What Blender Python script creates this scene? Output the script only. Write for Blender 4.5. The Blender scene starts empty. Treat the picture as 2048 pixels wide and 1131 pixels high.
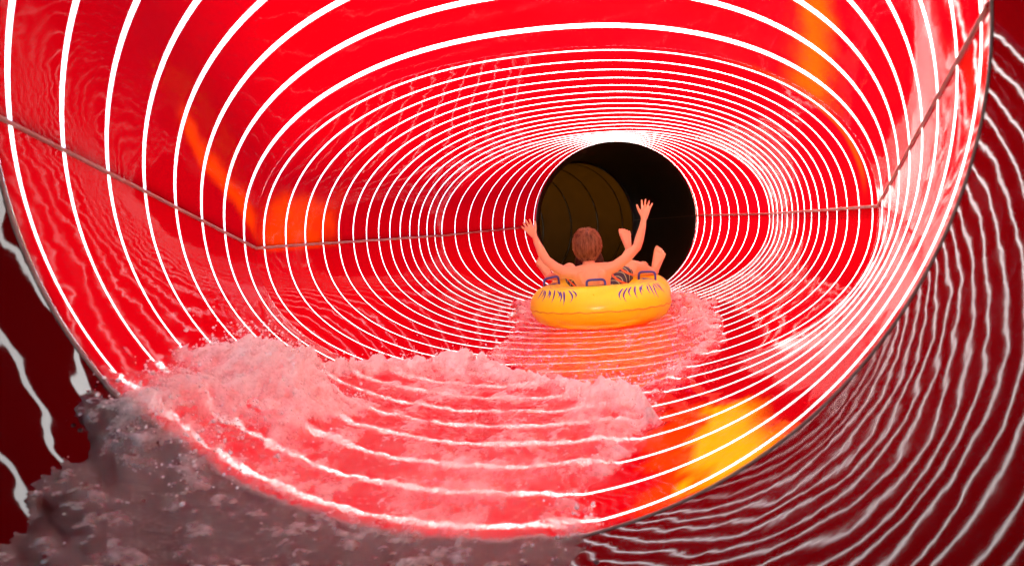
import bpy, bmesh, math
import numpy as np
from mathutils import Vector, Matrix

scene = bpy.context.scene
col = scene.collection
rng = np.random.default_rng(7)

# ------------------------------------------------------------------ camera
cam = bpy.data.cameras.new('camera')
cam.lens = 1600 / 2048 * 36
cam.sensor_width = 36
cam.clip_start = .02
cam.clip_end = 3000
cam_o = bpy.data.objects.new('camera', cam)
col.objects.link(cam_o)
cam_o.matrix_world = Matrix(((.980, .053, .192, .496),
                             (.187, .076, -.979, -3.197),
                             (-.067, .996, .065, 0.0),
                             (0, 0, 0, 1)))
_l, _q, _s = cam_o.matrix_world.decompose()
cam_o.matrix_world = Matrix.Translation(_l) @ _q.to_matrix().to_4x4()
cam.dof.use_dof = True
cam.dof.focus_distance = 4.9
cam.dof.aperture_fstop = 4.5
scene.camera = cam_o

# ------------------------------------------------------------------ sky, sun, exposure
SUN_EL, SUN_AZ = 50, 62
w = bpy.data.worlds.new('World')
scene.world = w
w.use_nodes = True
nt = w.node_tree
sky = nt.nodes.new('ShaderNodeTexSky')
sky.sky_type = 'NISHITA'
sky.sun_disc = False
sky.sun_elevation = math.radians(SUN_EL)
sky.sun_rotation = math.radians(SUN_AZ)
bg = nt.nodes['Background']
bg.inputs['Strength'].default_value = .15
nt.links.new(sky.outputs['Color'], bg.inputs['Color'])
sun = bpy.data.lights.new('sun', 'SUN')
sun.energy = 2.6
sun.angle = math.radians(.5)
sun.color = (1, .88, .70)
sun_o = bpy.data.objects.new('sun', sun)
col.objects.link(sun_o)
_e, _a = math.radians(SUN_EL), math.radians(SUN_AZ)
_d = Vector((math.sin(_a) * math.cos(_e), math.cos(_a) * math.cos(_e), math.sin(_e)))
sun_o.rotation_euler = _d.to_track_quat('Z', 'Y').to_euler()
sun_o.location = (0, 0, 20)
scene.view_settings.view_transform = 'Standard'
scene.view_settings.look = 'None'
scene.view_settings.gamma = 1
scene.view_settings.use_curve_mapping = False
scene.view_settings.exposure = 4.5
scene.cycles.use_denoising = True
scene.cycles.sample_clamp_indirect = 8
scene.cycles.max_bounces = 14
scene.cycles.diffuse_bounces = 7
scene.cycles.glossy_bounces = 5
scene.cycles.transmission_bounces = 8
scene.cycles.caustics_reflective = False


# ------------------------------------------------------------------ helpers
def link(o, parent=None):
    col.objects.link(o)
    if parent:
        o.parent = parent
    return o


def tag(o, label=None, cat=None, group=None, kind=None):
    for k, v in (('label', label), ('category', cat), ('group', group), ('kind', kind)):
        if v:
            o[k] = v
    return o


def empty(name, loc=(0, 0, 0)):
    o = bpy.data.objects.new(name, None)
    o.location = loc
    o.empty_display_size = .1
    return link(o)


def child(o, parent):
    o.parent = parent
    o.matrix_parent_inverse = Matrix.Translation(-Vector(parent.location))
    return o


def mesh_obj(name, verts, faces, mat, parent=None, smooth=True, attrs=None):
    me = bpy.data.meshes.new(name)
    me.from_pydata([tuple(v) for v in verts], [], [tuple(f) for f in faces])
    me.materials.append(mat)
    if smooth:
        me.polygons.foreach_set('use_smooth', [True] * len(me.polygons))
    for k, v in (attrs or {}).items():
        a = me.attributes.new(k, 'FLOAT', 'POINT')
        a.data.foreach_set('value', np.asarray(v, dtype=np.float32))
    me.update()
    o = bpy.data.objects.new(name, me)
    link(o)
    if parent:
        child(o, parent)
    return o


def grid_faces(nr, nc, off=0, wrap=False):
    f = []
    for r in range(nr - 1):
        for c in range(nc - 1 if not wrap else nc):
            c2 = (c + 1) % nc
            f.append((off + r * nc + c, off + r * nc + c2, off + (r + 1) * nc + c2, off + (r + 1) * nc + c))
    return f


def _hash(ix, iy, seed):
    h = (ix.astype(np.int64) * 374761393 + iy.astype(np.int64) * 668265263 + seed * 974634777) & 0x7fffffff
    h = ((h ^ (h >> 13)) * 1274126177) & 0x7fffffff
    return ((h ^ (h >> 16)) & 0xffff) / 65535.0


def vnoise(x, y, seed=0):
    x0, y0 = np.floor(x), np.floor(y)
    fx, fy = x - x0, y - y0
    fx = fx * fx * (3 - 2 * fx)
    fy = fy * fy * (3 - 2 * fy)
    a, b = _hash(x0, y0, seed), _hash(x0 + 1, y0, seed)
    c, d = _hash(x0, y0 + 1, seed), _hash(x0 + 1, y0 + 1, seed)
    return (a * (1 - fx) + b * fx) * (1 - fy) + (c * (1 - fx) + d * fx) * fy


def fbm(x, y, seed=0, oct=4):
    s, a, t = 0, 1, 0
    for k in range(oct):
        s = s + a * vnoise(x * 2 ** k, y * 2 ** k, seed + k)
        t += a
        a *= .55
    return s / t


def sstep(a, b, v):
    t = np.clip((v - a) / (b - a), 0, 1)
    return t * t * (3 - 2 * t)


# ------------------------------------------------------------------ materials
class NT:
    def __init__(s, name):
        s.m = bpy.data.materials.new(name)
        s.m.use_nodes = True
        s.t = s.m.node_tree
        s.t.nodes.clear()
        s.out = s.n('OutputMaterial')

    def n(s, typ, **kw):
        nd = s.t.nodes.new('ShaderNode' + typ)
        for k, v in kw.items():
            if k in nd.inputs.keys():
                nd.inputs[k].default_value = v
            else:
                setattr(nd, k, v)
        return nd

    def l(s, a, b):
        s.t.links.new(a, b)

    def fin(s, sh):
        s.l(sh, s.out.inputs['Surface'])
        return s.m

    def mix(s, a, b, fac):
        m = s.n('MixShader')
        s.l(a, m.inputs[1])
        s.l(b, m.inputs[2])
        if isinstance(fac, (int, float)):
            m.inputs[0].default_value = fac
        else:
            s.l(fac, m.inputs[0])
        return m.outputs[0]

    def mixcol(s, a, b, fac):
        m = s.n('Mix', data_type='RGBA')
        for sock, v in ((m.inputs[6], a), (m.inputs[7], b)):
            if isinstance(v, tuple):
                sock.default_value = (*v, 1)
            else:
                s.l(v, sock)
        if isinstance(fac, (int, float)):
            m.inputs[0].default_value = fac
        else:
            s.l(fac, m.inputs[0])
        return m.outputs[2]

    def noise(s, scale, detail=3, rough=.5, vscale=(1, 1, 1), rot=(0, 0, 0)):
        tc = s.n('TexCoord')
        mp = s.n('Mapping')
        mp.inputs['Scale'].default_value = vscale
        mp.inputs['Rotation'].default_value = rot
        s.l(tc.outputs['Object'], mp.inputs[0])
        nz = s.n('TexNoise')
        nz.inputs['Scale'].default_value = scale
        nz.inputs['Detail'].default_value = detail
        nz.inputs['Roughness'].default_value = rough
        s.l(mp.outputs[0], nz.inputs['Vector'])
        return nz.outputs['Fac']

    def ramp(s, v, a, b, ca=0., cb=1.):
        r = s.n('MapRange')
        s.l(v, r.inputs[0])
        for i, x in enumerate((a, b, ca, cb)):
            r.inputs[1 + i].default_value = x
        return r.outputs[0]

    def bump(s, h, strength=.2, dist=.01, prev=None):
        b = s.n('Bump')
        b.inputs['Strength'].default_value = strength
        b.inputs['Distance'].default_value = dist
        s.l(h, b.inputs['Height'])
        if prev:
            s.l(prev, b.inputs['Normal'])
        return b.outputs[0]

    def attr(s, name):
        a = s.n('Attribute')
        a.attribute_name = name
        return a.outputs['Fac']


def shell_material(name, colour, mottle_sun=False, wav=1.0):
    """gel-coated fibreglass that lets daylight through"""
    t = NT(name)
    c = colour
    if mottle_sun:
        mott = t.ramp(t.noise(1.7, 4), .3, .75)
        c = t.mixcol(colour, (colour[0] * .93, colour[1] * .8, colour[2] * 1.5), mott)
        c = t.mixcol(c, (.23, .0085, .0002), t.attr('orange'))  # sunlit areas of the shell, put into the colour as orange and yellow
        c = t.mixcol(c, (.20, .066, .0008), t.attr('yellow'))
    nrm = t.bump(t.noise(2.4, 2, .4), .3 * wav, .02)
    nrm = t.bump(t.noise(14, 2, .4, (1, .5, 1)), .2 * wav, .003, nrm)
    d, tr = t.n('BsdfDiffuse'), t.n('BsdfTranslucent')
    for b in (d, tr):
        if isinstance(c, tuple):
            b.inputs['Color'].default_value = (*c, 1)
        else:
            t.l(c, b.inputs['Color'])
    body = t.mix(d.outputs[0], tr.outputs[0], .6)
    g = t.n('BsdfGlossy')
    t.l(t.ramp(t.noise(7, 4, .6, (1, 2.5, .35)),   .35, .7, .02, .07), g.inputs['Roughness'])
    t.l(nrm, g.inputs['Normal'])
    fr = t.n('Fresnel', IOR=1.28)
    t.l(nrm, fr.inputs['Normal'])
    frs = t.n('Math', operation='MULTIPLY')
    t.l(fr.outputs[0], frs.inputs[0])
    frs.inputs[1].default_value = .55
    return t.fin(t.mix(body, g.outputs[0], frs.outputs[0]))


def simple(name, colour, rough=.5, noise_scale=20, var=.15, bump=.0, spec=.5, vscale=(1, 1, 1), coat=0, trans=0):
    t = NT(name)
    nz = t.noise(noise_scale, 4, .5, vscale)
    c = t.mixcol(tuple(x * (1 - var) for x in colour), tuple(min(1, x * (1 + var)) for x in colour), t.ramp(nz, .3, .7))
    p = t.n('BsdfPrincipled', Roughness=rough)
    p.inputs['Specular IOR Level'].default_value = spec
    p.inputs['Coat Weight'].default_value = coat
    p.inputs['Coat Roughness'].default_value = .08
    t.l(c, p.inputs['Base Color'])
    if bump:
        t.l(t.bump(nz, bump, .01), p.inputs['Normal'])
    if trans:
        tr = t.n('BsdfTranslucent')
        t.l(c, tr.inputs['Color'])
        return t.fin(t.mix(p.outputs[0], tr.outputs[0], trans))
    return t.fin(p.outputs[0])


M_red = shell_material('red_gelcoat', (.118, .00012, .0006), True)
M_band = shell_material('translucent_white_band', (.82, .78, .72), False, .6)
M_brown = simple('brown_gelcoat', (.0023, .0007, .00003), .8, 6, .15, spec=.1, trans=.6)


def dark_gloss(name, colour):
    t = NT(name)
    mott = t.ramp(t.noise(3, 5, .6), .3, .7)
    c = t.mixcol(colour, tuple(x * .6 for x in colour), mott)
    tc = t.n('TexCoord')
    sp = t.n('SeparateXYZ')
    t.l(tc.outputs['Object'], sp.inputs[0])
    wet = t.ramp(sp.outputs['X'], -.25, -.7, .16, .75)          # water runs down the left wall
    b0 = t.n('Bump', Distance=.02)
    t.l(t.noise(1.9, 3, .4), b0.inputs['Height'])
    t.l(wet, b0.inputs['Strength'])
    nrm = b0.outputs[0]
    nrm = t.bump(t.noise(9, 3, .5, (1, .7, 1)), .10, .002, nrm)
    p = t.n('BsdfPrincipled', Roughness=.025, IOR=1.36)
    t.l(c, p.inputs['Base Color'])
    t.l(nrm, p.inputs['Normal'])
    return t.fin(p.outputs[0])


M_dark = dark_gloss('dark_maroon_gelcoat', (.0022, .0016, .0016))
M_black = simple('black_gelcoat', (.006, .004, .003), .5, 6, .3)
M_seam = simple('sealant', (.28, .18, .15), .5, 30, .2)
M_joint = simple('dark_sealant', (.12, .085, .07), .5, 30, .3)
M_line = simple('black_sealant', (.004, .003, .002), .6)

# ------------------------------------------------------------------ ground
M_ground = simple('pale_concrete', (.62, .60, .57), .9, .6, .12)
g = mesh_obj('ground', [(-900, -900, -6.5), (900, -900, -6.5), (900, 900, -6.5), (-900, 900, -6.5)], [(0, 1, 2, 3)], M_ground)
tag(g, kind='structure')

# ------------------------------------------------------------------ slide tube geometry
YA = np.array([-1.67, -.03, 2.985, 4.66])
PROF = [np.array(v) for v in ([.995, 1.25, 1.25, .775], [.063, .018, 0, .012], [.33, 0, 0, .03],
                              [.97, .70, .70, .765], [.96, .635, .635, .765], [2, 2.2, 2.2, 2], [2, 2.3, 2.3, 2])]


def prof(y):
    return [np.interp(y, YA, v) for v in PROF]


def tube_pt(y, t, inset=0.):
    """point on the inner wall at station y, angle t; inset moves it towards the inside"""
    y, t, inset = np.broadcast_arrays(np.asarray(y, float), np.asarray(t, float), np.asarray(inset, float))
    hw, cx, cz, bu, bl, nu, nl = prof(y)
    c, s = np.cos(t), np.sin(t)
    up = s >= 0
    n, b = np.where(up, nu, nl), np.where(up, bu, bl)
    u = np.sign(c) * np.abs(c) ** (2 / n)
    v = np.sign(s) * np.abs(s) ** (2 / n)
    gx = np.sign(u) * np.abs(u) ** (n - 1) / hw
    gz = np.sign(v) * np.abs(v) ** (n - 1) / b
    gl = np.hypot(gx, gz) + 1e-9
    return np.stack([cx + hw * u - inset * gx / gl, y, cz + b * v - inset * gz / gl], -1)


NC = 224
T = np.linspace(0, 2 * math.pi, NC, endpoint=False)
O2, D2 = .0465, .20795
ring_y = [O2 + (i - 9) * D2 for i in range(1, 32)]
ring_y[0] += .005
ring_y[-1] = 4.612
HBT0 = .0020 + .0062 * np.clip(np.sin(T) + .55, 0, 1.2)      # the bands glow wider overhead




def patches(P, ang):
    """where sunlight coming through the red gelcoat is painted in as orange and yellow"""
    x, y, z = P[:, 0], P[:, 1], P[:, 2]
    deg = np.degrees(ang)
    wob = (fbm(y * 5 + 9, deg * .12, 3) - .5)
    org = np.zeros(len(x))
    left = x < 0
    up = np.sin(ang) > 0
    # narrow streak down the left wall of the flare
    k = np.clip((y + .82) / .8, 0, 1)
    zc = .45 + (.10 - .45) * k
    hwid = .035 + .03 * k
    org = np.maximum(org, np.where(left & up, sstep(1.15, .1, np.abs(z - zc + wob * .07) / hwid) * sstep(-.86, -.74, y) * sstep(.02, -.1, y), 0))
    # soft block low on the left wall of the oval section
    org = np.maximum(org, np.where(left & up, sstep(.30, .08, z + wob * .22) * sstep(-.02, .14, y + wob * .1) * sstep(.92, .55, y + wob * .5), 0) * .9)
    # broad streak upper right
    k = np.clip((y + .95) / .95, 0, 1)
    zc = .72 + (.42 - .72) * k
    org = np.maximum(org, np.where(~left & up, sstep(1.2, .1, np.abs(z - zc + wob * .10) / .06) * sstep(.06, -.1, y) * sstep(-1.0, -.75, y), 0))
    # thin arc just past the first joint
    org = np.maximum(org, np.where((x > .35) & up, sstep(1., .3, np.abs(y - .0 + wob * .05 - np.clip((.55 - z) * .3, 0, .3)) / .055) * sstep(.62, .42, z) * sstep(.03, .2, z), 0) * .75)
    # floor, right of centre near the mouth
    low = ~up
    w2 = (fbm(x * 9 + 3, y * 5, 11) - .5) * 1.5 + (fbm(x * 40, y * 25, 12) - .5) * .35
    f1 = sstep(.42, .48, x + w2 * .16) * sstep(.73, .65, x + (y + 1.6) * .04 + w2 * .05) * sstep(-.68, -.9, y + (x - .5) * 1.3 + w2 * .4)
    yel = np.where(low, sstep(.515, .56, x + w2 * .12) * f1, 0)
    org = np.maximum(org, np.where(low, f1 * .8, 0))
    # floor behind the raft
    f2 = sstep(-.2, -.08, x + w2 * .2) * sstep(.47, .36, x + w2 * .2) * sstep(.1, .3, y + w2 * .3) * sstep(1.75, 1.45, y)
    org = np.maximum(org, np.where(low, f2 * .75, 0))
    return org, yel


def red_section(ya, yb, bands, parent):
    edges = []
    cur = ya
    HBT = HBT0 * (1.35 if ya < -1 else .88) if ya < 1 else .0029 - .0008 * np.sin(T)
    for by in bands:
        edges.append((cur, by - HBT))
        cur = by + HBT
    edges.append((cur, yb + 0 * HBT))
    edges[0] = (ya + 0 * HBT, edges[0][1])
    V, F = [], []
    A = []
    for a, b in edges:
        n = max(2, int((b - a).max() / .022) + 1)
        off = sum(len(v) for v in V)
        k_, TT = np.meshgrid(np.linspace(0, 1, n), T, indexing='ij')
        Y = a + (b - a) * k_
        V.append(tube_pt(Y, TT).reshape(-1, 3))
        A.append(TT.reshape(-1))
        F += grid_faces(n, NC, off, True)
    V, A = np.concatenate(V), np.concatenate(A)
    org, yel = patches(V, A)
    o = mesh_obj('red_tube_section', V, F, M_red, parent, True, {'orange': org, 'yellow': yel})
    for by in bands:
        k_, TT = np.meshgrid([-1., 0., 1.], T, indexing='ij')
        Y = by + k_ * HBT
        bnd = mesh_obj('light_band', tube_pt(Y, TT, np.array([0, .0015, 0])[:, None]).reshape(-1, 3), grid_faces(3, NC, 0, True), M_band)
        sub(bnd, o)
    for t0 in (0, math.pi):
        seam_strip(ya + .002, yb - .002, t0, o)
    return o


def sub(o, part):
    """second-level child: parts and sub-parts are modelled in world space"""
    o.parent = part
    o.matrix_parent_inverse = Matrix.Identity(4)
    return o


def seam_strip(a, b, t0, part, w_=.0075, mat=None):
    n = max(8, int((b - a) / .04))
    ys = np.linspace(a, b, n)
    hw, cx, cz, *_ = prof(ys)
    sx = 1 if t0 == 0 else -1
    x = cx + sx * hw
    wob = (fbm(ys * 6, ys * 0 + 3 + t0, 5) - .5) * .004
    rows = []
    for dz, dx in ((-1, -.030), (-.8, .002), (-.35, .006), (.35, .006), (.8, .002), (1, -.030)):
        rows.append(np.stack([x - sx * dx, ys, cz + dz * w_ + wob], -1))
    V = np.stack(rows, 1).reshape(-1, 3)
    o = mesh_obj('seam', V, grid_faces(n, 6), mat or M_seam)
    return sub(o, part)


def joint_ring(y, part, mat, w_=.012, h=.006, name='joint_ring'):
    rows = [tube_pt(y + dy * w_, T, i) for dy, i in ((-1, -.02), (-.7, h * .5), (0, h), (.7, h * .5), (1, -.02))]
    o = mesh_obj(name, np.concatenate(rows), grid_faces(5, NC, 0, True), mat)
    return sub(o, part)


slide = empty('water_slide', (0, -1.67, -.62))
tag(slide, 'red enclosed water slide tube ringed with glowing white bands, dark at both ends', 'water slide')
# dark entry tube round the camera
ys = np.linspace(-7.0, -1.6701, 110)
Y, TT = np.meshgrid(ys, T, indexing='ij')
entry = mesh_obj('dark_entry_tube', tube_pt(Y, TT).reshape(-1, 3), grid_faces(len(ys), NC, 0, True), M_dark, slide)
joint_ring(-1.680, entry, M_joint, .008, .003)
s1 = red_section(-1.67, -.03, ring_y[:8], slide)
s2 = red_section(-.0299, 2.985, ring_y[8:23], slide)
s3 = red_section(2.9851, 4.66, ring_y[23:], slide)
# dark tube beyond, bending left
RB = 4.0


def arc_pt(th, t, inset=0.):
    th, t = np.broadcast_arrays(th, t)
    r = .775 - inset
    rx = RB + r * np.cos(t)
    return np.stack([.012 - RB + rx * np.cos(th), 4.662 + rx * np.sin(th), .03 + r * .99 * np.sin(t)], -1)


TB = np.linspace(0, 2 * math.pi, 96, endpoint=False)


def arc_tube(name, a, b, mat, n):
    TH, TT = np.meshgrid(np.radians(np.linspace(a, b, n)), TB, indexing='ij')
    return mesh_obj(name, arc_pt(TH, TT).reshape(-1, 3), grid_faces(n, 96, 0, True), mat, slide)


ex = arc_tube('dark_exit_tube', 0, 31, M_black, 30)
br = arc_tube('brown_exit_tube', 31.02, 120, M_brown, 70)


def arc_ring(th, part, wdeg, h, mat):
    rows = [arc_pt(math.radians(th + d * wdeg), TB, i) for d, i in ((-1, -.01), (-.6, h), (.6, h), (1, -.01))]
    sub(mesh_obj('joint_line', np.concatenate(rows), grid_faces(4, 96, 0, True), mat), part)


for k in range(9):
    arc_ring(34.5 + 7 * k, br, .16, .004, M_line)
arc_ring(31, br, .2, .02, M_line)
for t0 in (0, math.pi):
    th = np.radians(np.linspace(.2, 30.8, 30))
    rows = [arc_pt(th, t0 + d * .007, i) for d, i in ((-1, -.01), (-.6, .005), (.6, .005), (1, -.01))]
    sub(mesh_obj('seam', np.stack(rows, 1).reshape(-1, 3), grid_faces(30, 4), M_joint), ex)

#PART2
# ------------------------------------------------------------------ water
def water_material():
    t = NT('flowing_water')
    foam = t.attr('foam')
    n1 = t.noise(38, 5, .65, (1, .45, 1))
    n2 = t.noise(130, 4, .6)
    fine = t.n('Math', operation='MULTIPLY_ADD')
    t.l(t.ramp(n1, .3, .7), fine.inputs[0])
    fine.inputs[1].default_value = .7
    t.l(t.ramp(n2, .3, .7, 0, .3), fine.inputs[2])
    # break the foam up into bubbles and streaks
    a = t.n('Math', operation='SUBTRACT')
    t.l(fine.outputs[0], a.inputs[0])
    a.inputs[1].default_value = .5
    b = t.n('Math', operation='MULTIPLY')
    t.l(a.outputs[0], b.inputs[0])
    b.inputs[1].default_value = .85
    c = t.n('Math', operation='ADD', use_clamp=True)
    t.l(foam, c.inputs[0])
    t.l(b.outputs[0], c.inputs[1])
    edge = t.n('Math', operation='MULTIPLY', use_clamp=True)
    t.l(c.outputs[0], edge.inputs[0])
    t.l(t.ramp(foam, 0, .15), edge.inputs[1])
    nrm = t.bump(n1, .8, .022)
    nrm = t.bump(n2, .2, .004, nrm)
    gl = t.n('BsdfGlass', Roughness=.02, IOR=1.33)
    t.l(nrm, gl.inputs['Normal'])
    d = t.n('BsdfDiffuse')
    d.inputs['Color'].default_value = (.92, .97, .97, 1)
    t.l(nrm, d.inputs['Normal'])
    tr = t.n('BsdfTranslucent')
    tr.inputs['Color'].default_value = (.92, .97, .97, 1)
    fo = t.mix(d.outputs[0], tr.outputs[0], .5)
    return t.fin(t.mix(gl.outputs[0], fo, edge.outputs[0]))


M_water = water_material()
wy = np.concatenate([np.arange(-2.9, .25, .0075), np.arange(.25, 3.6, .014)])
wt = np.radians(np.linspace(-166, -26, 300))
Yg, Tg = np.meshgrid(wy, wt, indexing='ij')
P0 = tube_pt(Yg, Tg)
X, Y = P0[..., 0], P0[..., 1]
n_lo = fbm(X * 6, Y * 4, 21) - .5
n_mid = fbm(X * 22, Y * 14, 31) - .5
n_hi = fbm(X * 70, Y * 55, 41, 3) - .5
streak = fbm(X * 16 + n_lo * 3, Y * 3.2, 51) - .5

# surge of milky water pouring in from the entry tube
yf = np.interp(X, [-.95, -.82, -.76, -.69, -.5, -.39, -.2, .01, .23, .40, .46], [-1.6, -1.1, -.75, -.25, .05, .16, .10, -.10, -.38, -.55, -.9])
xl = np.interp(Y, [-2.9, -2.15, -1.94, -1.8, -1.65, -1.2, -.8, 0], [-.42, -.56, -.635, -.69, -.74, -.86, -.95, -1.0])
xr = np.interp(Y, [-2.9, -2.2, -1.67, -1.46, -1.2, -.85, -.5], [.30, .33, .32, .30, .37, .43, .44])
sf = (yf - Y) * .75
sl, sr = X - xl, xr - X
s = np.minimum(np.minimum(sf, sl), sr) + n_lo * .10 + n_mid * .09 + n_hi * .03
m1 = sstep(0, .035, s)
crest = np.exp(-((sf - .085 + n_lo * .06) / .07) ** 2) * m1
edge_r = np.exp(-((sr - .04 + n_mid * .05) / .035) ** 2) * m1
splash = np.exp(-((X + .66) ** 2 / .020 + (Y + 1.12) ** 2 / .075)) * m1
splash2 = np.exp(-((X + .60) ** 2 / .022 + (Y + 1.62) ** 2 / .05)) * m1
lump_r = np.exp(-((X - .33) ** 2 / .006 + (Y + .56) ** 2 / .012)) * m1
lump_l = np.exp(-((X + .35) ** 2 / .006 + (Y - .08) ** 2 / .012)) * m1
m1h = sstep(0, .11, s)
h1 = m1 * .004 + m1h * (.032 + .030 * n_lo + .018 * streak + .013 * n_mid + .004 * n_hi)
h1 = h1 + crest * (.055 + .07 * n_lo + .028 * n_mid + .012 * n_hi) + splash * (.085 + .18 * n_lo + .06 * n_mid + .02 * n_hi) + splash2 * (.03 + .07 * n_lo + .05 * n_mid) \
    + (lump_r * .05 + lump_l * .05) * (1 + 1.2 * n_mid)
f1 = m1 * (.13 + 1.25 * np.clip(streak, -.3, .5) + .35 * n_lo + .5 * n_mid)
band2 = np.exp(-((sf - .34 + n_lo * .25 + (X + .1) * .2) / .05) ** 2) * m1 * sstep(-.45, -.2, X)
f1 = f1 + crest * (.85 + 1.6 * n_mid) + splash * (.90 + 1.4 * n_mid) + splash2 * .35 + edge_r * (.18 + 1.2 * n_mid) + lump_r * .5 + lump_l * .4 + band2 * (.25 + 1.2 * n_mid)
f1 = f1 * (1 - .9 * sstep(-1.6, -1.75, Y + n_mid * .2) * (1 - splash2)) + sstep(-1.65, -1.8, Y) * m1 * np.clip(-.02 + n_mid * 1.7 + n_hi * 1.6 + n_lo * .8, 0, 1)
# wake round and behind the raft
xl2 = np.interp(Y, [-.6, .05, .3, .55, .9, 1.5, 2.3, 2.65, 3.1, 3.5], [.10, .0, -.15, -.38, -.42, -.46, -.56, -.60, -.40, .0])
xr2 = np.interp(Y, [-.6, -.2, .2, .75, 1.5, 2.4, 3.2, 3.5], [.43, .52, .65, .74, .77, .71, .55, .45])
s2 = np.minimum(np.minimum(X - xl2, xr2 - X), np.minimum((Y + .65) * .5, (3.45 - Y) * .5)) + n_lo * .17 + n_mid * .13 + n_hi * .03
m2 = sstep(0, .03, s2)
ridge = np.exp(-((xr2 - X - .07 + n_lo * .1) / .055) ** 2) * m2
ridge_l = np.exp(-((X - xl2 - .05 + n_lo * .1) / .04) ** 2) * m2
right_foam = sstep(.42, .6, X) * sstep(.5, 1.2, Y) * m2
left_foam = sstep(-.35, -.55, X) * sstep(1.6, 2.3, Y) * m2
h2 = m2 * (.008 + .008 * n_lo + .003 * n_mid) + ridge * (.014 + .03 * n_mid) + right_foam * (.012 + .05 * n_mid) + left_foam * .04 * (1 + n_lo)
f2 = m2 * (.09 + .5 * np.clip(streak, -.3, .5)) + ridge * (.20 + 2.2 * n_mid) + ridge_l * (.10 + .9 * n_mid) + right_foam * (.22 + 1.6 * n_mid) + left_foam * .4
H = np.maximum(h1, h2)
Fm = np.maximum(f1, f2)
H = H + np.clip(Fm, 0, 1) * n_hi * .010
msk = np.maximum(m1, m2)
H = np.where(msk > .01, np.maximum(H, .003) * np.clip(msk * 1.6, 0, 1), -.004)
Pw = tube_pt(Yg, Tg, H)
# the tallest foam stands up rather than out from the wall
lift = (splash * .05 + lump_l * .02) * (.7 + .8 * n_mid + 1.5 * n_lo)
Pw[..., 2] += np.clip(lift, 0, 1)
keep = H > -.0035
nr, nc = Yg.shape
idx = np.arange(nr * nc).reshape(nr, nc)
q = np.stack([idx[:-1, :-1], idx[:-1, 1:], idx[1:, 1:], idx[1:, :-1]], -1).reshape(-1, 4)
k4 = keep.reshape(-1)[q].any(1)
q = q[k4]
used = np.unique(q)
remap = np.full(nr * nc, -1)
remap[used] = np.arange(len(used))
water = mesh_obj('water', Pw.reshape(-1, 3)[used].tolist(), remap[q].tolist(), M_water, None, True, {'foam': np.clip(Fm, 0, 1.2).reshape(-1)[used]})
tag(water, kind='structure')

# flying drops
ico = bmesh.new()
bmesh.ops.create_icosphere(ico, subdivisions=1, radius=1)
IV = np.array([v.co[:] for v in ico.verts])
IF = np.array([[v.index for v in f.verts] for f in ico.faces])
ico.free()
wgt = (crest * .5 + splash * 1.6 + splash2 * .8 + ridge * .9 + right_foam * .7 + edge_r * .4 + lump_l * 1.5 + lump_r) * (np.clip(n_mid, -.1, 1) + .1)
wgt = np.clip(wgt, 0, None).reshape(-1)
pick = rng.choice(len(wgt), 4200, p=wgt / wgt.sum())
base = Pw.reshape(-1, 3)[pick]
upw = rng.exponential(.017, len(pick))[:, None]
drop_c = base + np.array([0, 0, 1.]) * upw + rng.normal(0, .006, (len(pick), 3))
rad = np.clip(rng.lognormal(-6.25, .5, len(pick)), .0008, .0055)
V = (IV[None] * rad[:, None, None] * np.array([1, 1.4, 1]) + drop_c[:, None]).reshape(-1, 3)
Fd = (IF[None] + (np.arange(len(pick)) * len(IV))[:, None, None]).reshape(-1, 3)
M_drop = simple('spray_white', (.88, .88, .88), .15, 40, .02, trans=.4)
spray = mesh_obj('spray_droplets', V.tolist(), Fd.tolist(), M_drop)
tag(spray, 'white spray drops flying off the wave crest and the wake', 'spray', kind='stuff')

# ------------------------------------------------------------------ raft
M_yellow = simple('yellow_vinyl', (.97, .95, .012), .36, 5, .05, coat=.2, trans=.12)
M_weld = simple('yellow_weld', (.72, .48, .008), .45, 30, .15)
M_blue = simple('blue_webbing', (.035, .06, .33), .5, 60, .2)
M_ink = simple('blue_ink', (.05, .06, .34), .5, 60, .3)
RC = Vector((.065, 1.85, -.487))
RJ, RN, RZ = .300, .141, .128
raft = empty('inflatable_raft', (.065, 1.85, -.62))
tag(raft, 'yellow two-seat inflatable raft with blue handles carrying the riders down the slide', 'raft')


def torus_pt(cy, a, b, off=0.):
    a, b = np.broadcast_arrays(np.asarray(a, float), np.asarray(b, float))
    puck = 1 + .006 * np.sin(a * 23) * np.clip(-np.sin(b), 0, 1)
    rr = RJ + (RN * puck + off) * np.cos(b)
    return np.stack([RC.x + rr * np.cos(a), cy + rr * np.sin(a), RC.z + (RZ * puck + off) * np.sin(b)], -1)


def torus(name, cy):
    na, nb = 120, 48
    A, B = np.meshgrid(np.linspace(0, 2 * math.pi, na, endpoint=False), np.linspace(0, 2 * math.pi, nb, endpoint=False), indexing='ij')
    V = torus_pt(cy, A, B).reshape(-1, 3)
    F = [(i * nb + j, ((i + 1) % na) * nb + j, ((i + 1) % na) * nb + (j + 1) % nb, i * nb + (j + 1) % nb) for i in range(na) for j in range(nb)]
    return mesh_obj(name, V, F, M_yellow, raft)


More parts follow.
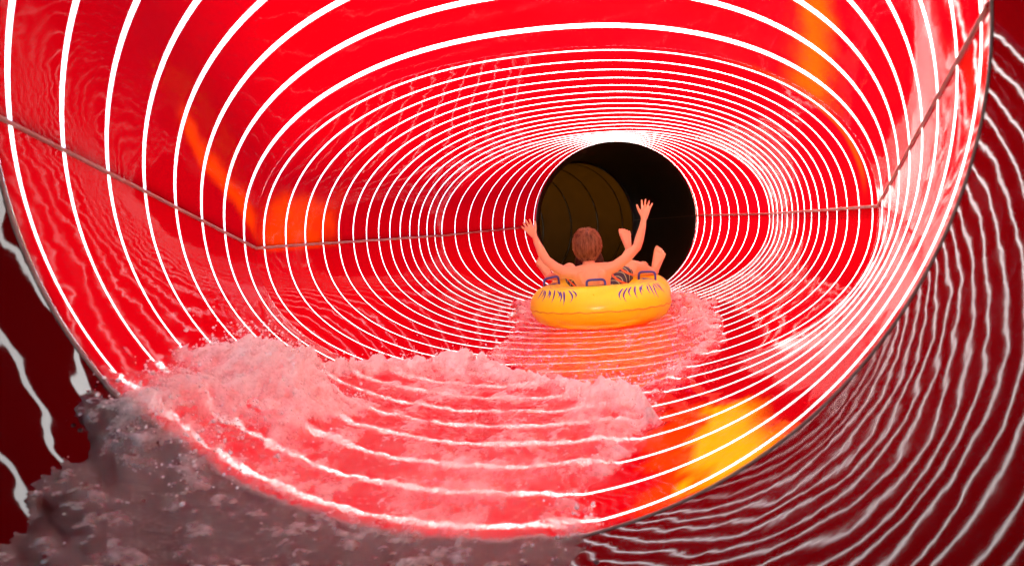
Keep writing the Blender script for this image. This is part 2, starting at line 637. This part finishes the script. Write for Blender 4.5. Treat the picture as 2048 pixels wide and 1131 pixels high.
rear = torus('rear_tube', 1.85)
front = torus('front_tube', 2.43)
for part, cy in ((rear, 1.85), (front, 2.43)):
    na = 260
    a = np.linspace(0, 2 * math.pi, na, endpoint=False)
    bb = -.12 + .018 * np.sin(a * 31) + .012 * np.sin(a * 17 + 1)
    rows = [torus_pt(cy, a, bb + db, o) for db, o in ((-.05, -.004), (-.02, .0035), (.02, .0045), (.05, -.004))]
    V = np.stack(rows, 1).reshape(-1, 3)
    F = [(i * 4 + j, ((i + 1) % na) * 4 + j, ((i + 1) % na) * 4 + j + 1, i * 4 + j + 1) for i in range(na) for j in range(3)]
    sub(mesh_obj('weld_seam', V, F, M_weld), part)


def decal(strokes, cy, part):
    V, F = [], []
    for st in strokes:                       # st: list of (a, b, half width in angle)
        off = len(V)
        for (a, b, hw_) in st:
            for d in (-1, 0, 1):
                V.append(torus_pt(cy, a + d * hw_, b, .0018))
        for i in range(len(st) - 1):
            for j in range(2):
                p = off + i * 3 + j
                F.append((p, p + 1, p + 4, p + 3))
    return sub(mesh_obj('print', np.array(V), F, M_ink), part)


def flames(a0, a1, n, flip):
    st = []
    for k in range(n):
        a = a0 + (a1 - a0) * k / (n - 1)
        ln = rng.uniform(.40, .75)
        b0 = 1.02 + rng.uniform(-.06, .06)
        lean = flip * rng.uniform(.02, .09)
        st.append([(a + lean * math.sin(t_ * 2.6) + flip * .05 * t_, b0 - ln * t_, .026 * (1 - t_ * .85) * math.sin(.5 + t_ * 2.3)) for t_ in np.linspace(0, 1, 7)])
    # swash above the flames
    for q_ in range(5):
        b_ = 1.16 + .13 * q_
        st.append([(a0 + (a1 - a0) * t_, b_ + .07 * math.sin(t_ * 9 + q_ * 1.7), .012 + .006 * math.sin(t_ * 14 + q_)) for t_ in np.linspace(.05 * q_, 1 - .06 * q_, 16)])
    return st


R_ = math.radians
decal(flames(R_(207), R_(250), 11, 1), 1.85, rear)
decal(flames(R_(296), R_(346), 12, -1), 1.85, rear)
decal(flames(R_(20), R_(60), 9, -1), 2.43, front)
vm = []
for r_, z_ in ((.006, .0), (.006, .004), (.003, .0055), (0.0005, .0055)):
    for k in range(10):
        a = k / 10 * 2 * math.pi
        c0 = torus_pt(1.85, R_(270), .75, z_)
        tb = Vector((0, math.sin(.75), math.cos(.75)))
        vm.append(Vector(c0) + Vector((1, 0, 0)) * r_ * math.cos(a) + tb * r_ * math.sin(a))
sub(mesh_obj('valve', vm, grid_faces(4, 10, 0, True), M_yellow), rear)


def tube_mesh(pts, r, n=8, flat=1.):
    """closed round tube through pts"""
    pts = [Vector(p) for p in pts]
    V, F = [], []
    for i, p in enumerate(pts):
        d = (pts[min(i + 1, len(pts) - 1)] - pts[max(i - 1, 0)]).normalized()
        a = d.cross(Vector((.2, .9, .3))).normalized()
        b = d.cross(a)
        for k in range(n):
            th = 2 * math.pi * k / n
            V.append(p + a * r * math.cos(th) + b * r * flat * math.sin(th))
    F = grid_faces(len(pts), n, 0, True)
    F += [tuple(range(n - 1, -1, -1)), tuple(range((len(pts) - 1) * n, len(pts) * n))]
    return V, F


def handle(cy, ang, b, part, w_=.052, hgt=.052, tan=None):
    c = Vector(torus_pt(cy, ang, b))
    nrm = (Vector(torus_pt(cy, ang, b, .01)) - c).normalized()
    tan = Vector(tan).normalized() if tan else Vector((-math.sin(ang), math.cos(ang), 0))
    up = (nrm + Vector((0, 0, 1)) * .6).normalized()
    pts = []
    for k in np.linspace(0, 1, 25):
        # rounded rectangle arch
        th = math.pi * (1 - k)
        cx_, sx_ = math.cos(th), math.sin(th)
        px_ = w_ * math.copysign(abs(cx_) ** .35, cx_)
        pz_ = hgt * abs(sx_) ** .35 - .012
        pts.append(c + tan * px_ + up * pz_)
    V, F = tube_mesh(pts, .0075, 8)
    h_ = sub(mesh_obj('handle', V, F, M_blue), part)
    # patch the handle is welded to
    aa, bb_ = np.meshgrid(np.linspace(-.2, .2, 9), np.linspace(-.22, .22, 7), indexing='ij')
    sub(mesh_obj('handle_patch', torus_pt(cy, ang + aa, b + bb_, .003).reshape(-1, 3), grid_faces(9, 7), M_blue), part)
    return h_


handle(1.85, R_(271), 1.75, rear, .055, .050)
handle(1.85, R_(172), 1.5, rear, .052, .056, (.85, .5, .12))
handle(1.85, R_(16), 1.5, rear, .055, .056, (.95, -.3, -.02))
handle(2.43, R_(185), 1.45, front)
handle(2.43, R_(-5), 1.45, front)


# ------------------------------------------------------------------ people
def skin_material(name, c):
    t = NT(name)
    nz = t.noise(26, 4, .55)
    cc = t.mixcol(tuple(x * .9 for x in c), (c[0] * 1.06, c[1] * .98, c[2] * .95), t.ramp(nz, .3, .7))
    p = t.n('BsdfPrincipled', Roughness=.42)
    t.l(cc, p.inputs['Base Color'])
    p.inputs['Subsurface Weight'].default_value = .15
    p.inputs['Subsurface Radius'].default_value = (.012, .005, .003)
    t.l(t.bump(t.noise(160, 3), .08, .002), p.inputs['Normal'])
    return t.fin(p.outputs[0])


M_skin = skin_material('skin', (.70, .42, .22))
M_skin2 = skin_material('skin_front_rider', (.66, .40, .22))


class Body:
    def __init__(s):
        s.bm = bmesh.new()
        b = bmesh.new()
        bmesh.ops.create_icosphere(b, subdivisions=2, radius=1)
        s.unit = [v.co.copy() for v in b.verts]
        b.free()

    def hull(s, *nodes):
        """convex hull of ellipsoids (centre, radius or radii)"""
        vs = []
        for c, r in nodes:
            if isinstance(r, (int, float)):
                r = (r, r, r)
            for u in s.unit:
                vs.append(s.bm.verts.new((c[0] + u.x * r[0], c[1] + u.y * r[1], c[2] + u.z * r[2])))
        res = bmesh.ops.convex_hull(s.bm, input=vs)
        dead = [e for e in set(res['geom_interior'] + res['geom_unused']) if isinstance(e, bmesh.types.BMVert)]
        bmesh.ops.delete(s.bm, geom=dead, context='VERTS')

    def chain(s, nodes):
        for a, b in zip(nodes[:-1], nodes[1:]):
            s.hull(a, b)

    def build(s, name, mat, parent, voxel=.004, smooth=5, factor=.5):
        me = bpy.data.meshes.new(name)
        s.bm.to_mesh(me)
        s.bm.free()
        tmp = bpy.data.objects.new('tmp', me)
        col.objects.link(tmp)
        r = tmp.modifiers.new('r', 'REMESH')
        r.mode = 'VOXEL'
        r.voxel_size = voxel
        sm = tmp.modifiers.new('s', 'SMOOTH')
        sm.factor = factor
        sm.iterations = smooth
        dg = bpy.context.evaluated_depsgraph_get()
        m2_ = bpy.data.meshes.new_from_object(tmp.evaluated_get(dg))
        bpy.data.objects.remove(tmp)
        bpy.data.meshes.remove(me)
        m2_.name = name
        m2_.materials.clear()
        m2_.materials.append(mat)
        m2_.polygons.foreach_set('use_smooth', [True] * len(m2_.polygons))
        o = bpy.data.objects.new(name, m2_)
        link(o)
        return child(o, parent)


def V3(*a):
    return Vector(a)


def hand(B, wrist, direction, side, normal, L=.135, spread=1.0, curl=.15):
    """palm and five fingers; side points to the thumb"""
    d = direction.normalized()
    sd = (side - d * side.dot(d)).normalized()
    n = d.cross(sd)
    if n.dot(normal) < 0:
        n = -n
    k = L / .135
    pc = [wrist + d * .012 * k, wrist + d * .060 * k]
    B.hull((wrist, .0155 * k), (pc[0] + sd * .010 * k, .013 * k), (pc[0] - sd * .010 * k, .013 * k))
    B.hull((pc[0] + sd * .012 * k, .0115 * k), (pc[0] - sd * .012 * k, .0115 * k), (pc[1] + sd * .022 * k, .0085 * k), (pc[1] - sd * .022 * k, .0085 * k))
    for off, ln, ang in ((.0225, .058, .16), (.0075, .066, .05), (-.0075, .061, -.06), (-.0220, .049, -.2)):
        a = ang * spread
        fd = (d * math.cos(a) + sd * math.sin(a)).normalized()
        p0 = wrist + d * .062 * k + sd * off * k
        p1 = p0 + fd * ln * .42 * k
        p2 = p1 + (fd + n * curl).normalized() * ln * .32 * k
        p3 = p2 + (fd + n * curl * 2).normalized() * ln * .26 * k
        B.chain([(p0, .0082 * k), (p1, .0074 * k), (p2, .0068 * k), (p3, .0058 * k)])
    t0 = wrist + d * .022 * k + sd * .014 * k
    td = (d * .72 + sd * .70).normalized()
    t1 = t0 + td * .032 * k
    t2 = t1 + (td + d * .35).normalized() * .026 * k
    t3 = t2 + (td + d * .6).normalized() * .018 * k
    B.chain([(t0, .012 * k), (t1, .0095 * k), (t2, .0082 * k), (t3, .0066 * k)])


def foot(B, ankle, toe_dir, shin_dir, side, L=.19):
    """heel at the ankle, sole facing away from the rider, five toes; side points to the big toe"""
    d = toe_dir.normalized()
    sd = (side - d * side.dot(d)).normalized()
    n = d.cross(sd)
    if n.dot(shin_dir) > 0:
        n = -n                                   # n: towards the instep
    k = L / .19
    heel = ankle - n * .022 * k - d * .012 * k
    B.hull((ankle, .026 * k), (heel, .024 * k))
    B.hull((ankle + d * .01 * k, .025 * k), (heel + d * .02 * k, .023 * k), (ankle + d * .10 * k - n * .016 * k + sd * .022 * k, .017 * k), (ankle + d * .095 * k - n * .020 * k - sd * .026 * k, .014 * k))
    base_ = ankle + d * .105 * k - n * .018 * k
    for i, (off, ln, r) in enumerate(((.028, .040, .0125), (.0105, .038, .0092), (-.0055, .034, .0088), (-.021, .029, .0082), (-.0355, .023, .0078))):
        p0 = base_ + sd * off * k - d * abs(min(off, 0)) * .4
        p1 = p0 + d * ln * .55 * k + n * .003
        p2 = p0 + d * ln * k - n * .004
        B.chain([(p0, r * k), (p1, r * .95 * k), (p2, r * .85 * k)])


def head(B, c, fwd, up, s=1.0):
    rt = fwd.cross(up).normalized()

    def P(x, y, z):
        return c + (rt * x + fwd * y + up * z) * s
    B.hull((P(0, -.012, .020), (.075 * s, .08 * s, .08 * s)), (P(0, .018, .012), (.073 * s, .076 * s, .076 * s)))
    B.hull((P(0, -.022, -.005), (.070 * s, .074 * s, .074 * s)), (P(0, .030, -.020), .060 * s))
    B.hull((P(0, .035, -.030), .052 * s), (P(0, .062, -.078), .022 * s), (P(.025, .03, -.065), .02 * s), (P(-.025, .03, -.065), .02 * s))
    B.hull((P(0, .090, .000), .008 * s), (P(0, .106, -.026), .010 * s))
    B.hull((P(.010, .098, -.03), .007 * s), (P(-.010, .098, -.03), .007 * s))
    B.hull((P(.016, .082, -.052), .007 * s), (P(-.016, .082, -.052), .007 * s))
    for sx in (-1, 1):
        B.hull((P(.080 * sx, .000, -.010), (.010 * s, .011 * s, .014 * s)), (P(.090 * sx, -.010, -.006), (.006 * s, .013 * s, .018 * s)), (P(.078 * sx, .004, -.040), (.009 * s, .009 * s, .009 * s)))
        B.hull((P(.030 * sx, .082, .018), .010 * s), (P(.012 * sx, .086, .020), .008 * s))
    return P


def hair_strands(name, c, fwd, up, s, mat, parent, n, length, seed, rise=0.):
    """short hair: strands that leave the crown and lie along the skull"""
    r_ = np.random.default_rng(seed)
    rt = fwd.cross(up).normalized()
    R3 = np.array([rt[:], fwd[:], up[:]]).T
    ra = np.array([.0835, .1000, .1060]) * s
    ctr = np.array([0, -.006, .004]) * s
    crown = np.array([.10, -.35, .93])
    crown /= np.linalg.norm(crown)
    V, F = [], []
    for k in range(n):
        # root on the scalp
        while True:
            u = r_.normal(size=3)
            u /= np.linalg.norm(u)
            lim = -.74 if u[1] < .1 else (.05 if u[1] < .45 else .42)
            if abs(u[0]) > .70 and u[1] > -.5:
                lim = .10
            if u[2] > lim:
                break
        ln = length * r_.uniform(.65, 1.15)
        axis = np.cross(crown, u)
        if np.linalg.norm(axis) < .05:
            axis = np.array([1., 0, 0])
        axis /= np.linalg.norm(axis)
        swirl = r_.normal(0, .25)
        p = u.copy()
        pts = []
        lift0 = r_.uniform(.0, .010)
        nseg = 6
        for j in range(nseg + 1):
            t_ = j / nseg
            lift = 1 + (lift0 * math.sin(t_ * 2.2) + rise * t_ * max(0, u[2])) / .09
            pts.append(ctr + p * ra * lift)
            st = ln / nseg / .095
            tang = np.cross(axis, p)
            tang += swirl * axis * .5 + r_.normal(0, .10, 3)
            p = p + tang * st
            p /= np.linalg.norm(p)
            if p[2] < -.86 and j > 1:
                p = p + np.array([0, 0, 0])
        wd = r_.uniform(.0011, .0020) * s
        off = len(V)
        for j, q_ in enumerate(pts):
            nn = q_ / np.linalg.norm(q_)
            tg = pts[min(j + 1, nseg)] - pts[max(j - 1, 0)]
            sdv = np.cross(tg, nn)
            sdv /= np.linalg.norm(sdv) + 1e-9
            ww = wd * (1 - .75 * (j / nseg) ** 2)
            for a_, b_ in ((-1, 0), (0, 1), (1, 0)):
                V.append(c + Vector(R3 @ (q_ + sdv * a_ * ww + nn * b_ * ww)))
        for j in range(nseg):
            for e in range(2):
                p_ = off + j * 3 + e
                F.append((p_, p_ + 1, p_ + 4, p_ + 3))
    # under-layer so that no scalp shows through
    nb_, na_ = 22, 36
    off = len(V)
    for i in range(nb_):
        ph = math.pi * .5 - (math.pi * .5 + .95) * i / (nb_ - 1)
        for j in range(na_):
            th = 2 * math.pi * j / na_
            u = np.array([math.cos(ph) * math.cos(th), math.cos(ph) * math.sin(th), math.sin(ph)])
            fy = u[1]
            lo = -.80 if fy < .05 else -.80 + min(1, (fy - .05) / .5) * 1.05
            if abs(u[0]) > .72 and fy > -.5:
                lo = max(lo, -.08)
            if u[2] < lo:
                u[2] = lo
                hv = math.sqrt(max(0, 1 - lo * lo))
                u[0], u[1] = hv * math.cos(th), hv * math.sin(th)
                u *= .93
            V.append(c + Vector(R3 @ (ctr + u * ra * .985)))
    F += grid_faces(nb_, na_, off, True)
    o = mesh_obj(name, V, F, mat)
    return child(o, parent)


def hair_material(name, c1, c2):
    t = NT(name)
    nz = t.noise(55, 3, .6, (1, 1, .22))
    cc = t.mixcol(c1, c2, t.ramp(nz, .35, .65))
    p = t.n('BsdfPrincipled', Roughness=.5)
    p.inputs['Specular IOR Level'].default_value = .25
    t.l(cc, p.inputs['Base Color'])
    return t.fin(p.outputs[0])


M_hair = hair_material('brown_hair', (.085, .03, .012), (.36, .16, .065))
M_hair2 = hair_material('dark_hair', (.015, .008, .006), (.05, .025, .016))


def shorts_material(name, base, s1_, s2_):
    t = NT(name)
    tc = t.n('TexCoord')
    mp = t.n('Mapping')
    mp.inputs['Rotation'].default_value = (.5, .9, .5)
    t.l(tc.outputs['Object'], mp.inputs[0])
    w1 = t.n('TexWave', Scale=5.5, Distortion=.5)
    t.l(mp.outputs[0], w1.inputs['Vector'])
    w2 = t.n('TexWave', Scale=11, Distortion=.3, bands_direction='Y')
    t.l(mp.outputs[0], w2.inputs['Vector'])
    c = t.mixcol(base, s2_, t.ramp(w2.outputs['Fac'], .9, .94))
    c = t.mixcol(c, s1_, t.ramp(w1.outputs['Fac'], .9, .93))
    p = t.n('BsdfPrincipled', Roughness=.7)
    t.l(c, p.inputs['Base Color'])
    return t.fin(p.outputs[0])


M_shorts = shorts_material('plaid_board_shorts', (.02, .022, .045), (.75, .16, .02), (.30, .42, .22))
M_shorts2 = shorts_material('plain_shorts', (.03, .03, .04), (.03, .03, .05), (.04, .04, .05))

# the boy seen from behind
boy = empty('person', (.04, 1.86, -.60))
tag(boy, 'bare-backed child with short brown hair raising both arms in the raft', 'person')
B = Body()
pel = V3(.045, 1.85, -.500)
B.hull((pel, (.105, .075, .065)), (V3(.045, 1.775, -.405), (.095, .058, .05)))
B.hull((V3(.045, 1.775, -.405), (.098, .058, .05)), (V3(.035, 1.735, -.330), (.118, .058, .05)))
B.hull((V3(.035, 1.735, -.335), (.118, .056, .05)), (V3(-.060, 1.735, -.285), .040), (V3(.128, 1.735, -.270), .040), (V3(.022, 1.74, -.262), (.05, .042, .035)))
for sx in (-1, 1):                                          # shoulder blades
    B.hull((V3(.035 + .062 * sx, 1.690, -.300), (.022, .012, .03)), (V3(.035 + .050 * sx, 1.692, -.345), (.015, .012, .02)))
B.chain([(V3(.020, 1.742, -.270), .042), (V3(.016, 1.765, -.215), .038), (V3(.013, 1.785, -.18), .04)])
hc = V3(.011, 1.790, -.128)
hf, hu = V3(-.06, 1, .0).normalized(), V3(-.03, -.02, 1).normalized()
hf = (hf - hu * hf.dot(hu)).normalized()
head(B, hc, hf, hu, .96)
# left arm
B.chain([(V3(-.065, 1.735, -.290), .043), (V3(-.128, 1.735, -.282), .037), (V3(-.190, 1.742, -.245), .0325), (V3(-.246, 1.752, -.197), .0285),
         (V3(-.272, 1.760, -.150), .0290), (V3(-.300, 1.772, -.085), .0220), (V3(-.313, 1.780, -.050), .0175)])
hand(B, V3(-.314, 1.781, -.046), V3(-.55, .05, .9), V3(.9, 0, .5), V3(0, 1, 0), .125, 1.5, .12)
# right arm
B.chain([(V3(.128, 1.735, -.275), .043), (V3(.176, 1.737, -.262), .037), (V3(.250, 1.755, -.212), .0325), (V3(.316, 1.775, -.150), .0285),
         (V3(.333, 1.778, -.105), .0290), (V3(.357, 1.780, -.030), .0220), (V3(.366, 1.780, .012), .0175)])
hand(B, V3(.367, 1.780, .016), V3(.24, .05, 1), V3(-1, 0, .1), V3(0, 1, 0), .128, 1.3, .10)
# legs over the raft
B.chain([(V3(-.02, 1.90, -.475), .068), (V3(-.100, 2.01, -.345), .056), (V3(-.148, 2.11, -.282), .046), (V3(-.210, 2.20, -.308), .042), (V3(-.290, 2.29, -.338), .027), (V3(-.318, 2.32, -.335), .024)])
foot(B, V3(-.325, 2.325, -.325), V3(-.40, .02, 1), V3(-.3, .9, 0), V3(.8, .3, 0), .19)
B.chain([(V3(.11, 1.90, -.475), .068), (V3(.205, 2.01, -.345), .056), (V3(.258, 2.11, -.285), .046), (V3(.320, 2.22, -.308), .042), (V3(.385, 2.31, -.340), .027), (V3(.402, 2.335, -.338), .024)])
foot(B, V3(.406, 2.34, -.328), V3(.30, .06, 1), V3(.3, .9, 0), V3(-.9, .3, 0), .20)
body = B.build('body', M_skin, boy, .0033, 4)
hair_strands('hair', hc, hf, hu, .96, M_hair, boy, 2600, .075, 3, .012)
S = Body()
for sx, k0, k1 in ((-1, V3(-.022, 1.895, -.475), V3(-.108, 2.03, -.335)), (1, V3(.112, 1.895, -.475), V3(.214, 2.03, -.335))):
    S.hull((k0, .078), ((k0 + k1) / 2, .071))
    S.hull(((k0 + k1) / 2, .071), (k1, .064))
S.hull((V3(.045, 1.86, -.505), (.112, .082, .068)), (V3(.045, 1.83, -.470), (.106, .066, .045)))
S.build('shorts', M_shorts, boy, .005, 3)

# the rider in front, almost hidden
pal = empty('person', (0, 2.45, -.60))
tag(pal, 'dark-haired rider sitting ahead of the other one in the raft, mostly hidden, foot raised', 'person')
B = Body()
B.hull((V3(-.01, 2.45, -.500), (.10, .075, .06)), (V3(-.01, 2.40, -.43), (.09, .055, .05)))
B.hull((V3(-.01, 2.40, -.43), (.092, .055, .05)), (V3(-.015, 2.38, -.385), (.075, .05, .04)))
B.chain([(V3(-.015, 2.385, -.38), .036), (V3(-.03, 2.395, -.33), .034), (V3(-.045, 2.40, -.29), .036)])
hc2 = V3(-.040, 2.405, -.268)
hf2, hu2 = V3(.0, 1, .05).normalized(), V3(0, -.05, 1).normalized()
head(B, hc2, hf2, hu2, .92)
for sx in (-1, 1):                                          # arms down to the front handles
    B.chain([(V3(-.015 + .09 * sx, 2.385, -.395), .034), (V3(-.01 + .15 * sx, 2.42, -.44), .028), (V3(.02 + .21 * sx, 2.45, -.40), .024), (V3(.045 + .25 * sx, 2.45, -.345), .017)])
    hand(B, V3(.045 + .25 * sx, 2.45, -.343), V3(.25 * sx, .15, .35), V3(-sx, .3, .2), V3(0, 1, 0), .11, .7, .9)
B.chain([(V3(.05, 2.48, -.475), .062), (V3(.12, 2.62, -.37), .052), (V3(.165, 2.74, -.30), .044), (V3(.195, 2.84, -.25), .036), (V3(.212, 2.91, -.205), .025)])
foot(B, V3(.212, 2.92, -.190), V3(-.22, .02, 1), V3(.2, .9, 0), V3(-.9, .1, 0), .20)
B.chain([(V3(-.06, 2.48, -.475), .062), (V3(-.10, 2.64, -.39), .052), (V3(-.12, 2.76, -.345), .044), (V3(-.13, 2.88, -.36), .036), (V3(-.135, 2.98, -.40), .025)])
foot(B, V3(-.135, 2.99, -.39), V3(-.1, .3, .8), V3(0, .9, -.2), V3(.9, .2, 0), .17)
B.build('body', M_skin2, pal, .0045, 4)
hair_strands('hair', hc2, hf2, hu2, 1.12, M_hair2, pal, 1200, .14, 5)
S = Body()
for k0, k1 in ((V3(-.06, 2.48, -.475), V3(-.10, 2.63, -.39)), (V3(.05, 2.48, -.475), V3(.118, 2.61, -.375))):
    S.hull((k0, .072), (k1, .060))
S.hull((V3(-.01, 2.455, -.505), (.106, .08, .062)), (V3(-.01, 2.43, -.47), (.10, .065, .045)))
S.build('shorts', M_shorts2, pal, .006, 3)
